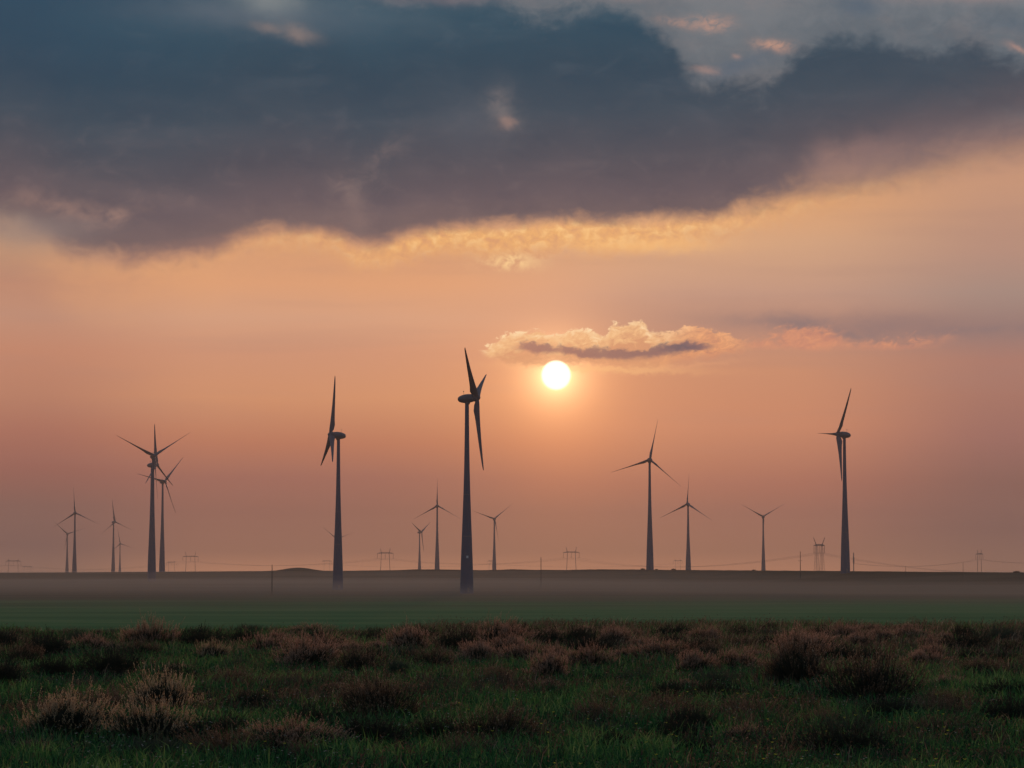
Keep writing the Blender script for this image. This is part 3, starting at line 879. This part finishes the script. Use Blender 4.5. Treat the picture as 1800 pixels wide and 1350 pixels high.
def scatter(n, d0, d1, power):
    """points in the wedge in front of the camera, density ~ d**-power"""
    u = rng.random(n); k = 2 - power
    d = (d0 ** k + u * (d1 ** k - d0 ** k)) ** (1 / k)
    x = (rng.random(n) * 2 - 1) * (0.20 * d + 2.5)
    return x, d


# --- grass
x, y = scatter(430000, 19, 92, 1.6)
e = edge_d(900 + F * x / y); keep = y < e + 3 + 2 * vnoise(x, y, 3, 5); x, y = x[keep], y[keep]
patch = vnoise(x, y * 0.8, 3.2, 1) * 0.6 + vnoise(x, y, 1.1, 2) * 0.4
fine = vnoise(x, y, 0.35, 3)
farb = np.clip((y - 46) / 22, 0, 1) * np.clip((x / y * F + 900 - 350) / 500, 0.35, 1)
bare = np.clip((patch - 0.53) * 5, 0, 1)
keep = rng.random(len(x)) > bare * 0.55 + 0.25 * farb
x, y, patch, fine, farb, bare = (q[keep] for q in (x, y, patch, fine, farb, bare))
n = len(x)
tone = np.clip(0.05 + 0.60 * (1 - patch) ** 1.2 + rng.normal(0, 0.17, n) + 0.45 * (fine - 0.5), 0, 0.68)
mask = rng.random(n) < (0.09 + 0.42 * bare + 0.45 * farb); tone[mask] = 0.7 + 0.27 * rng.random(mask.sum()) ** 1.6
h = (0.03 + 0.11 * rng.random(n) ** 2.0) * (0.40 + 1.2 * fine) * (1 + 0.4 * (1 - patch)) * (1 + y / 160)
w = (0.006 + y * 0.00016) * (0.7 + 0.6 * rng.random(n))
P = np.stack([x, y, terrain(x, y) - 0.01], 1)
V, Fc, T = blades(P, h, w, rng.random(n) * 2 * PI, 0.2 + 0.7 * rng.random(n), tone, rng.normal(0, 0.9, n))
# broad little leaves of clover and herbs low in the turf
xl, yl = scatter(150000, 19, 80, 1.7); pl = vnoise(xl, yl, 0.8, 41) * 0.6 + vnoise(xl, yl, 2.8, 42) * 0.4
kp = rng.random(len(xl)) < np.clip((pl - 0.38) * 4, 0.05, 1); xl, yl, pl = xl[kp], yl[kp], pl[kp]; nl = len(xl)
cl_ = np.stack([xl, yl, terrain(xl, yl) + 0.015 + 0.085 * rng.random(nl) * (0.4 + pl)], 1)
ul = unit(rng.normal(0, 1, (nl, 3)) * [1, 1, 0.7]) * (0.010 + yl * 0.00018 + 0.008 * rng.random(nl))[:, None]
vl = unit(np.cross(ul, rng.normal(0, 1, (nl, 3)))) * (0.006 + yl * 0.00012)[:, None]
A, B, T2 = quads(cl_, ul, vl, np.clip(rng.normal(0.38, 0.22, nl) + (rng.random(nl) < 0.08) * 0.4, 0, 1))
Fc = np.concatenate([Fc, np.concatenate([B[:, [0, 1, 2]], B[:, [0, 2, 3]]]) + len(V)]); V = np.concatenate([V, A]); T = np.concatenate([T, T2])
g = link(bpy.data.objects.new('grass', mesh_np('grass', V, Fc, M_GRASS, False, T))); tag(g, 'short green grass covering the foreground', 'grass', kind='stuff')

# --- dry stalks and brown tufts between
x, y = scatter(210000, 19, 92, 1.4)
e = edge_d(900 + F * x / y)
cl = vnoise(x, y, 1.3, 11) * 0.45 + vnoise(x, y * 0.7, 4.2, 12) * 0.55 + 0.14 * np.exp(-((x - 1.0) / 2.6) ** 2 - ((y - 31) / 5.5) ** 2) + 0.10 * np.exp(-((x + 1.2) / 1.6) ** 2 - ((y - 37) / 3.5) ** 2)
band = np.clip((y - 42) / 20, 0, 1) * np.clip((x / y * F + 900 - 250) / 450, 0.25, 1)
keep = (rng.random(len(x)) < np.clip((cl - 0.515) * 3.0, 0.014, 1) * 0.8 + band * 0.26) & (y < e + 1.5 + 2.5 * vnoise(x, y, 2.2, 15))
x, y, cl, band = x[keep], y[keep], cl[keep], band[keep]; n = len(x)
h = (0.07 + 0.14 * rng.random(n) ** 1.4) * (0.6 + 1.1 * vnoise(x, y, 0.9, 14)) * (1 + 0.35 * band)
w = (0.005 + y * 0.00017) * (0.7 + 0.6 * rng.random(n))
tone = np.clip(rng.normal(0.42, 0.2, n) + 0.22 * band + (rng.random(n) < 0.04) * 0.4, 0, 1)
V, Fc, T = blades(np.stack([x, y, terrain(x, y) - 0.01], 1), h, w, rng.normal(0.3, 1.2, n), 0.15 + 0.6 * rng.random(n), tone, rng.normal(0, 0.9, n))
# little leaves on the stalks
kk = rng.random(n) < 0.5; xs, ys, hs = x[kk], y[kk], h[kk]; zz = terrain(xs, ys); m_ = len(xs)
Vs, Fs, Ts = [V], [Fc], [T]
LV, LF, LT = [], [], []
for q in range(4):
    f_ = 0.4 + 0.6 * rng.random(m_)
    c_ = np.stack([xs + rng.normal(0, 0.015, m_) + 0.03 * f_, ys + rng.normal(0, 0.015, m_), zz + hs * f_], 1)
    u = unit(rng.normal(0, 1, (m_, 3)) + [0, 0, 0.8]) * (0.012 + ys * 0.00012)[:, None]; v = unit(np.cross(u, rng.normal(0, 1, (m_, 3)))) * (0.005 + ys * 0.00006)[:, None]
    a_, b_, t_ = quads(c_, u, v, np.clip(rng.normal(0.5, 0.2, m_), 0, 1)); LV.append(a_); LF.append(b_ + sum(len(z_) for z_ in LV[:-1])); LT.append(t_)
LVc, LFc, LTc = np.concatenate(LV), np.concatenate(LF), np.concatenate(LT)
LF3 = np.concatenate([LFc[:, [0, 1, 2]], LFc[:, [0, 2, 3]]])
g = link(bpy.data.objects.new('dry_weeds', mesh_np('dry_weeds', np.concatenate([V, LVc]), np.concatenate([Fc, LF3 + len(V)]), M_DRY, False, np.concatenate([T, LTc]))))
tag(g, 'brown dry weeds and stalks scattered through the foreground grass', 'weeds', kind='stuff')

# --- small flowers (yellow and whitish specks)
def flowers(name, label, n_, c0, c1, size, d0, d1, thin):
    x, y = scatter(n_ * 6, d0, d1, 1.4)
    k = (vnoise(x, y, 2.4, 21 + n_) > thin) & (y < 70); x, y = x[k][:n_], y[k][:n_]; m_ = len(x)
    hh = 0.10 + 0.07 * rng.random(m_); z0 = terrain(x, y)
    V, Fc, T = blades(np.stack([x, y, z0], 1), hh, np.full(m_, 0.005), rng.random(m_) * 6.28, np.full(m_, 0.1), np.full(m_, 0.1), rng.normal(0, 0.6, m_))
    LV, LT, LF = [V], [T], [Fc]; o = len(V)
    for q in range(5):
        a_ = 2 * PI * q / 5 + rng.random(m_); dirv = np.stack([np.cos(a_), np.sin(a_) , 0.55 + 0 * a_], 1)
        c_ = np.stack([x, y, z0 + hh * 0.98], 1) + dirv * size * 0.5
        v_ = np.stack([-np.sin(a_), np.cos(a_), 0 * a_], 1) * size * 0.35
        A, B, Tq = quads(c_, dirv * size * 0.5, v_, np.full(m_, 0.8) + 0.2 * rng.random(m_)); LV.append(A); LT.append(Tq); LF.append(np.concatenate([B[:, [0, 1, 2]], B[:, [0, 2, 3]]]) + o); o += len(A)
    mt = leaf_mat(name + '_petals', [(0.0, (0.02, 0.06, 0.02)), (0.5, (0.03, 0.08, 0.02)), (0.7, c0), (1.0, c1)], 0.5)
    ob = link(bpy.data.objects.new(name, mesh_np(name, np.concatenate(LV), np.concatenate(LF), mt, False, np.concatenate(LT)))); tag(ob, label, 'flowers', kind='stuff')


flowers('yellow_wildflowers', 'tiny yellow wildflowers dotted through the near grass', 150, (0.55, 0.50, 0.05), (0.75, 0.68, 0.08), 0.022, 20, 40, 0.62)
flowers('white_wildflowers', 'tiny whitish seed tufts dotted through the grass', 1500, (0.30, 0.30, 0.26), (0.50, 0.50, 0.44), 0.014, 20, 62, 0.5)

# --- shrubs
def shrub_parts(seed, heads=460, dome=0.44, leaves=2600, spiky=1.0):
    r_ = np.random.default_rng(seed)
    # stems
    th = np.arccos(1 - r_.random(heads) ** 1.15 * 0.86); ph = r_.random(heads) * 2 * PI
    lobes = lambda p_, q_: 1 + 0.20 * np.sin(p_ * 2 + seed) + 0.12 * np.sin(p_ * 3 + seed * 2.3) + 0.09 * np.sin(p_ * 5 + seed * 2) + 0.16 * np.sin(q_ * 6 + p_ * 2 + seed)
    lump = lobes(ph, th) + r_.normal(0, 0.10, heads) + 0.35 * (r_.random(heads) < 0.05)
    tip = np.stack([np.sin(th) * np.cos(ph) * 0.46, np.sin(th) * np.sin(ph) * 0.46, np.cos(th) * dome * 0.80 + 0.03], 1) * lump[:, None]
    base_ = np.stack([tip[:, 0] * 0.35, tip[:, 1] * 0.35, np.zeros(heads)], 1) + r_.normal(0, 0.02, (heads, 3)); base_[:, 2] = 0
    mid = (base_ + tip) * 0.5 + np.stack([tip[:, 0] * 0.12, tip[:, 1] * 0.12, -0.0 * tip[:, 2]], 1)
    wd = unit(r_.normal(0, 1, (heads, 3)) * [1, 1, 0.1]) * 0.0035
    V = np.stack([base_ - wd, base_ + wd, mid - wd, mid + wd, tip - wd * .6, tip + wd * .6], 1).reshape(-1, 3)
    b = (np.arange(heads) * 6)[:, None]; Fs = np.concatenate([b + [0, 1, 3, 2], b + [2, 3, 5, 4]], 1).reshape(-1, 4)
    Ts = np.full(len(V), 0.8)
    # leaves filling the dome, denser outwards
    q = unit(r_.normal(0, 1, (leaves, 3))) ; q[:, 2] = np.abs(q[:, 2])
    pz = np.arctan2(q[:, 1], q[:, 0]); l2 = lobes(pz, np.arccos(q[:, 2]))
    c_ = q * [0.45, 0.45, dome * 0.8] * (r_.random(leaves) ** 0.45 * 0.97 * l2)[:, None]
    u = unit(r_.normal(0, 0.7, (leaves, 3)) + q + [0, 0, 0.8]) * (0.020 + 0.018 * r_.random(leaves))[:, None]
    v = unit(np.cross(u, r_.normal(0, 1, (leaves, 3)))) * 0.0065
    A, B, T2 = quads(c_, u, v, np.clip(r_.normal(0.4, 0.22, leaves), 0, 1))
    body = (np.concatenate([V, A]), np.concatenate([Fs, B + len(V)]), np.concatenate([Ts, T2]))
    # plumes: fuzzy upright spikes
    dirv = unit(unit(tip) * 0.55 + np.array([0.16, 0.05, 0.75]) + r_.normal(0, 0.16, (heads, 3)))
    ln = (0.055 + 0.085 * r_.random(heads) ** 1.3) * spiky * (0.6 + 0.6 * tip[:, 2] / dome)
    k = 13; LV, LF, LT = [], [], []
    for i in range(k):
        f_ = i / (k - 1)
        c_ = tip + dirv * (ln * (f_ - 0.25) * 1.25)[:, None]
        sp_ = unit(np.cross(dirv, r_.normal(0, 1, (heads, 3))))
        rad = 0.010 * (1 - 0.65 * f_)
        u = unit(dirv * 0.85 + sp_ * 0.55) * (0.014 * (1 - 0.35 * f_)); v = unit(np.cross(u, r_.normal(0, 1, (heads, 3)))) * 0.0052
        A, B, T2 = quads(c_ + sp_ * rad, u, v, np.clip(r_.normal(0.35 + 0.45 * f_, 0.15, heads), 0, 1))
        LF.append(B + i * heads * 4); LV.append(A); LT.append(T2)
    return body, (np.concatenate(LV), np.concatenate(LF), np.concatenate(LT))


KINDS = {}
def kind(key, seed, mbody, mhead, **kw):
    bdy, hd = shrub_parts(seed, **kw)
    KINDS.setdefault(key, []).append((mesh_np('shrub_foliage', *bdy[:2], mbody, False, bdy[2]), mesh_np('seed_heads', *hd[:2], mhead, False, hd[2])))


for s in (1, 2, 3): kind('red', s, M_LEAFY, M_RED, heads=560, spiky=0.9)
for s in (4, 5): kind('tan', s, M_LEAFY, M_TAN, heads=420, leaves=4600, spiky=1.15)
for s in (6, 7): kind('mid', s, M_LEAFY, M_DRY, heads=460, spiky=1.1)
for s in (8,): kind('green', s, M_OLIVE, M_OLIVE, heads=420, leaves=4200, spiky=0.7)
for s in (9,): kind('dark', s, M_LEAFY, M_LEAFY, heads=420, leaves=4200, spiky=0.6)
for s in (10, 11): kind('near_mid', s, M_DRY, M_DRY, heads=260, leaves=1500, spiky=1.2)
for s in (12, 13): kind('near_green', s, M_OLIVE, M_OLIVE, heads=220, leaves=1700, spiky=0.7)
prnd = random.Random(5)


def shrub(X, Yb, wpx, hpx, key, label, group):
    g = ground_at(X, Yb, 18, 130)
    if g is None: return None
    wpx *= 0.93
    sc = wpx / F * g.y / 0.98; sz = hpx / F * g.y / 0.46
    fm, hm = KINDS[key][prnd.randrange(len(KINDS[key]))]
    o = link(bpy.data.objects.new('shrub', fm)); o.location = (g.x, g.y, g.z - 0.012)
    o.rotation_euler = (prnd.uniform(-0.06, 0.06), prnd.uniform(-0.10, 0.10), prnd.uniform(0, 6.28)); o.scale = (sc, sc, sz)
    c = link(bpy.data.objects.new('seed_heads', hm), o)
    tag(o, label, 'shrub', group)
    return o


G1 = 'shrubs standing in the near grass'
named = [
    (125, 1292, 186, 68, 'tan', 'pale-tipped tan shrub nearest the lower left corner, widest of the three there'),
    (266, 1297, 146, 62, 'tan', 'pale-tipped spiky shrub touching the right side of the widest lower left shrub'),
    (285, 1250, 146, 62, 'tan', 'pale-fringed shrub with dark middle behind the two lower left shrubs'),
    (665, 1264, 150, 74, 'mid', 'olive-brown spiky shrub alone in the near grass left of centre'),
    (1535, 1232, 156, 82, 'mid', 'big dark bushy shrub, nearest on the right side'),
    (1400, 1197, 150, 66, 'mid', 'wide dark rounded shrub left of the big right-hand one, reddish crown'),
    (540, 1172, 128, 44, 'red', 'rounded shrub with dark front and pinkish crown, left of centre'),
    (632, 1183, 104, 44, 'mid', 'brown shrub just right of the dark-fronted rounded one'),
    (192, 1190, 118, 48, 'dark', 'dark brown mounded shrub in the left middle distance'),
    (98, 1190, 84, 34, 'dark', 'low dark shrub left of the dark brown mound at left'),
    (8, 1206, 76, 48, 'dark', 'dark shrub cut by the left edge of the view'),
    (38, 1168, 78, 36, 'mid', 'small brown shrub near the left edge behind the darker ones'),
    (374, 1157, 66, 28, 'tan', 'small pale pinkish tufted shrub in left middle distance'),
    (965, 1193, 86, 44, 'red', 'reddish tufted shrub in the centre, in front of the scrub band'),
    (840, 1166, 96, 38, 'red', 'reddish-brown shrub with dark belly left of the central reddish one'),
    (922, 1168, 86, 36, 'red', 'reddish-brown shrub directly behind the central reddish one'),
    (1035, 1172, 84, 34, 'red', 'reddish shrub right of the central reddish one'),
    (714, 1160, 62, 24, 'green', 'small blue-green rounded shrub among brown ones left of centre'),
    (755, 1176, 84, 36, 'mid', 'brown shrub to the right of the blue-green one'),
    (1160, 1160, 86, 34, 'red', 'dark-bellied reddish shrub right of centre, behind the front row'),
    (1222, 1182, 88, 36, 'red', 'reddish shrub in front of the dark-bellied one right of centre'),
    (1298, 1182, 78, 38, 'red', 'reddish-brown shrub touching the left side of the wide dark one'),
    (1625, 1176, 92, 32, 'red', 'low reddish shrub just behind and right of the big right-hand one'),
    (1722, 1190, 74, 30, 'mid', 'low brown shrub in the grass near the right side'),
    (1690, 1124, 46, 24, 'dark', 'dark round shrub standing above the far scrub on the right'),
    (1232, 1146, 66, 24, 'dark', 'dark flattish shrub in the scrub right of centre'),
    (825, 1112, 30, 12, 'dark', 'small black shrub at the field edge below the largest turbine'),
    (1353, 1108, 32, 13, 'dark', 'small dark round shrub on the far edge of the scrub, right of centre'),
    (700, 1190, 66, 30, 'green', 'faint olive shrub in front of the brown one left of centre'),
    (740, 1112, 22, 8, 'dark', 'tiny dark shrub at the field edge left of the largest turbine'),
    (1070, 1290, 70, 22, 'green', 'low dark green tuft in the near grass just right of centre'),
    (880, 1305, 130, 60, 'mid', 'sparse brown bush low in the near centre grass'),
]
for X, Y, w_, h_, k_, lab in named: shrub(X, Y, w_, h_, k_, lab, G1)
near_extra = 0; tries = 0; placed = [(q[0], q[1], q[2]) for q in named]
while near_extra < 88 and tries < 3000:
    tries += 1
    Y = 1165 + 170 * prnd.random() ** 1.25; X = prnd.uniform(-20, 1820)
    if X < 520 and prnd.random() < 0.6: continue
    dd = EYE * F / (Y - 1003); w_ = prnd.uniform(0.35, 0.95) * F / dd; h_ = w_ * prnd.uniform(0.18, 0.36)
    if any(abs(X - a) < (w_ + c) * 0.36 and abs(Y - b) < 6 + 0.13 * c for a, b, c in placed): continue
    placed.append((X, Y, w_)); k_ = prnd.choices(['mid', 'dark', 'green', 'red'], [5, 2.5, 2, 4 if Y < 1225 else 0.8])[0]
    lab = {'mid': 'low sparse brown bush growing in the near grass', 'dark': 'low dark tangled bush growing in the near grass', 'green': 'low olive leafy tuft growing in the near grass', 'red': 'low reddish tufted bush growing in the near grass'}[k_]
    if shrub(X, Y, w_, h_, 'near_' + k_ if k_ in ('mid', 'green') else k_, lab, lab.replace('bush', 'bushes').replace('tuft', 'tufts')): near_extra += 1
cnt = 0; tries = 0; placed = [(q[0], q[1], q[2]) for q in named]
while cnt < 215 and tries < 4000:
    tries += 1
    Y = 1106 + 62 * prnd.random() ** 1.5; X = prnd.uniform(-60, 1860)
    ed = 1003 + EYE / float(edge_d(X)) * F
    if Y < ed + 0.5: continue
    right = min(1, max(0.22, (X - 250) / 500))
    if prnd.random() > right: continue
    dd = EYE * F / (Y - 1003)
    w_ = prnd.uniform(0.55, 1.30) * F / dd; h_ = w_ * prnd.uniform(0.30, 0.46) * min(1, max(0.36, (Y - 1096) / 34))
    if any(abs(X - a) < (w_ + c) * 0.36 and abs(Y - b) < 4 + 0.12 * c for a, b, c in placed): continue
    placed.append((X, Y, w_))
    k_ = prnd.choices(['red', 'mid', 'dark', 'green'], [7, 2, 3.4, 0.8] if X > 500 else [2, 3.4, 3, 1])[0]
    lab = {'red': 'small reddish-brown shrub packed in the scrub band before the green field', 'mid': 'small drab brown shrub packed in the scrub band before the green field',
           'dark': 'small dark shrub packed in the scrub band before the green field', 'green': 'small olive green shrub packed in the scrub band before the green field'}[k_]
    if shrub(X, Y, w_, h_, k_, lab, {'red': 'small reddish shrubs of the scrub band', 'mid': 'small drab shrubs of the scrub band', 'dark': 'small dark shrubs of the scrub band', 'green': 'small olive shrubs of the scrub band'}[k_]): cnt += 1

for X, w_, lab in ((1130, 9, 'tiny dark bush on the horizon at the left foot of the leaning-Y turbine'), (1154, 6, 'tiny dark bush on the horizon at the right foot of the leaning-Y turbine'), (1184, 9, 'tiny dark bush on the horizon below the faint pylon between the facing turbines'),
                   (1325, 7, 'tiny dark bush on the horizon left of the shallow-V turbine'), (1787, 12, 'tiny dark bush on the horizon close to the right edge')):
    dd = float(np.interp(X, DXX, DXV)) - 6; p = at(X, 1003, dd); zz = tz(p.x, p.y)
    o = link(bpy.data.objects.new('bush', KINDS['dark'][0][0])); o.location = (p.x, p.y, zz - 0.1); sc = w_ / F * dd / 0.95; o.scale = (sc, sc, sc * 0.75)
    tag(o, lab, 'bush', 'bushes on the horizon')

# ------------------------------------------------------------------ valley mist and haze
def volume_mat(name, col, dens, aniso):
    mt, t = material(name)
    v = t.nodes.new('ShaderNodeVolumePrincipled')
    v.inputs['Color'].default_value = tuple(col) + (1,); v.inputs['Density'].default_value = dens; v.inputs['Anisotropy'].default_value = aniso
    out(t, None, v.outputs[0]); return mt


# mist: a low bank lying in the valley, thinning towards the camera, with a gently rolling top
nx, ny = 60, 90
xs = np.linspace(-1500, 1500, nx); ys = np.linspace(420, 4200, ny)
gx, gy = np.meshgrid(xs, ys)
rise = np.clip((gy - 520) / 1300, 0, 1)
top = -8.7 + 3.6 * rise ** 1.0 + 0.7 * (vnoise(gx, gy * 0.6, 260, 31) - 0.5) * 2 + 0.5 * (vnoise(gx, gy, 90, 32) - 0.5) * 2
bot = np.full_like(top, -18.0)  # below the lowest ground
V = np.concatenate([np.stack([gx, gy, top], -1).reshape(-1, 3), np.stack([gx, gy, bot], -1).reshape(-1, 3)])
nn = nx * ny; Fm = []
for j in range(ny - 1):
    for i in range(nx - 1):
        a = j * nx + i
        Fm.append((a, a + 1, a + nx + 1, a + nx)); Fm.append((nn + a, nn + a + nx, nn + a + nx + 1, nn + a + 1))
for i in range(nx - 1):
    Fm.append((i, nn + i, nn + i + 1, i + 1)); a = (ny - 1) * nx + i; Fm.append((a, a + 1, nn + a + 1, nn + a))
for j in range(ny - 1):
    a = j * nx; Fm.append((a, a + nx, nn + a + nx, nn + a)); a = j * nx + nx - 1; Fm.append((a, nn + a, nn + a + nx, a + nx))
V2 = V.copy(); V2[:nn, 2] = V[:nn, 2] + 1.2 + 6.2 * np.clip((V[:nn, 1] - 700) / 2300, 0, 1) ** 1.2; V2[:nn, 2] = np.minimum(V2[:nn, 2], 1.3)
m2 = link(bpy.data.objects.new('upper_mist', mesh_np('upper_mist', V2, np.array(Fm), volume_mat('thin_mist', MIST_C, MIST_D * 0.42, 0.0))))
tag(m2, 'thin veil of mist above the low mist bank', 'mist', kind='stuff')
mo = link(bpy.data.objects.new('ground_mist', mesh_np('ground_mist', V, np.array(Fm), volume_mat('mist', MIST_C, MIST_D, 0.0))))
tag(mo, 'low grey mist lying over the field round the turbine bases', 'mist', kind='stuff')
mb = MB(); mb.box((0, 0, 70), 18600, 18600, 180)
hz = mb.obj('haze', volume_mat('haze', HAZE_C, HAZE_D, HAZE_G)); tag(hz, 'warm evening haze fading the far turbines', 'haze', kind='stuff')
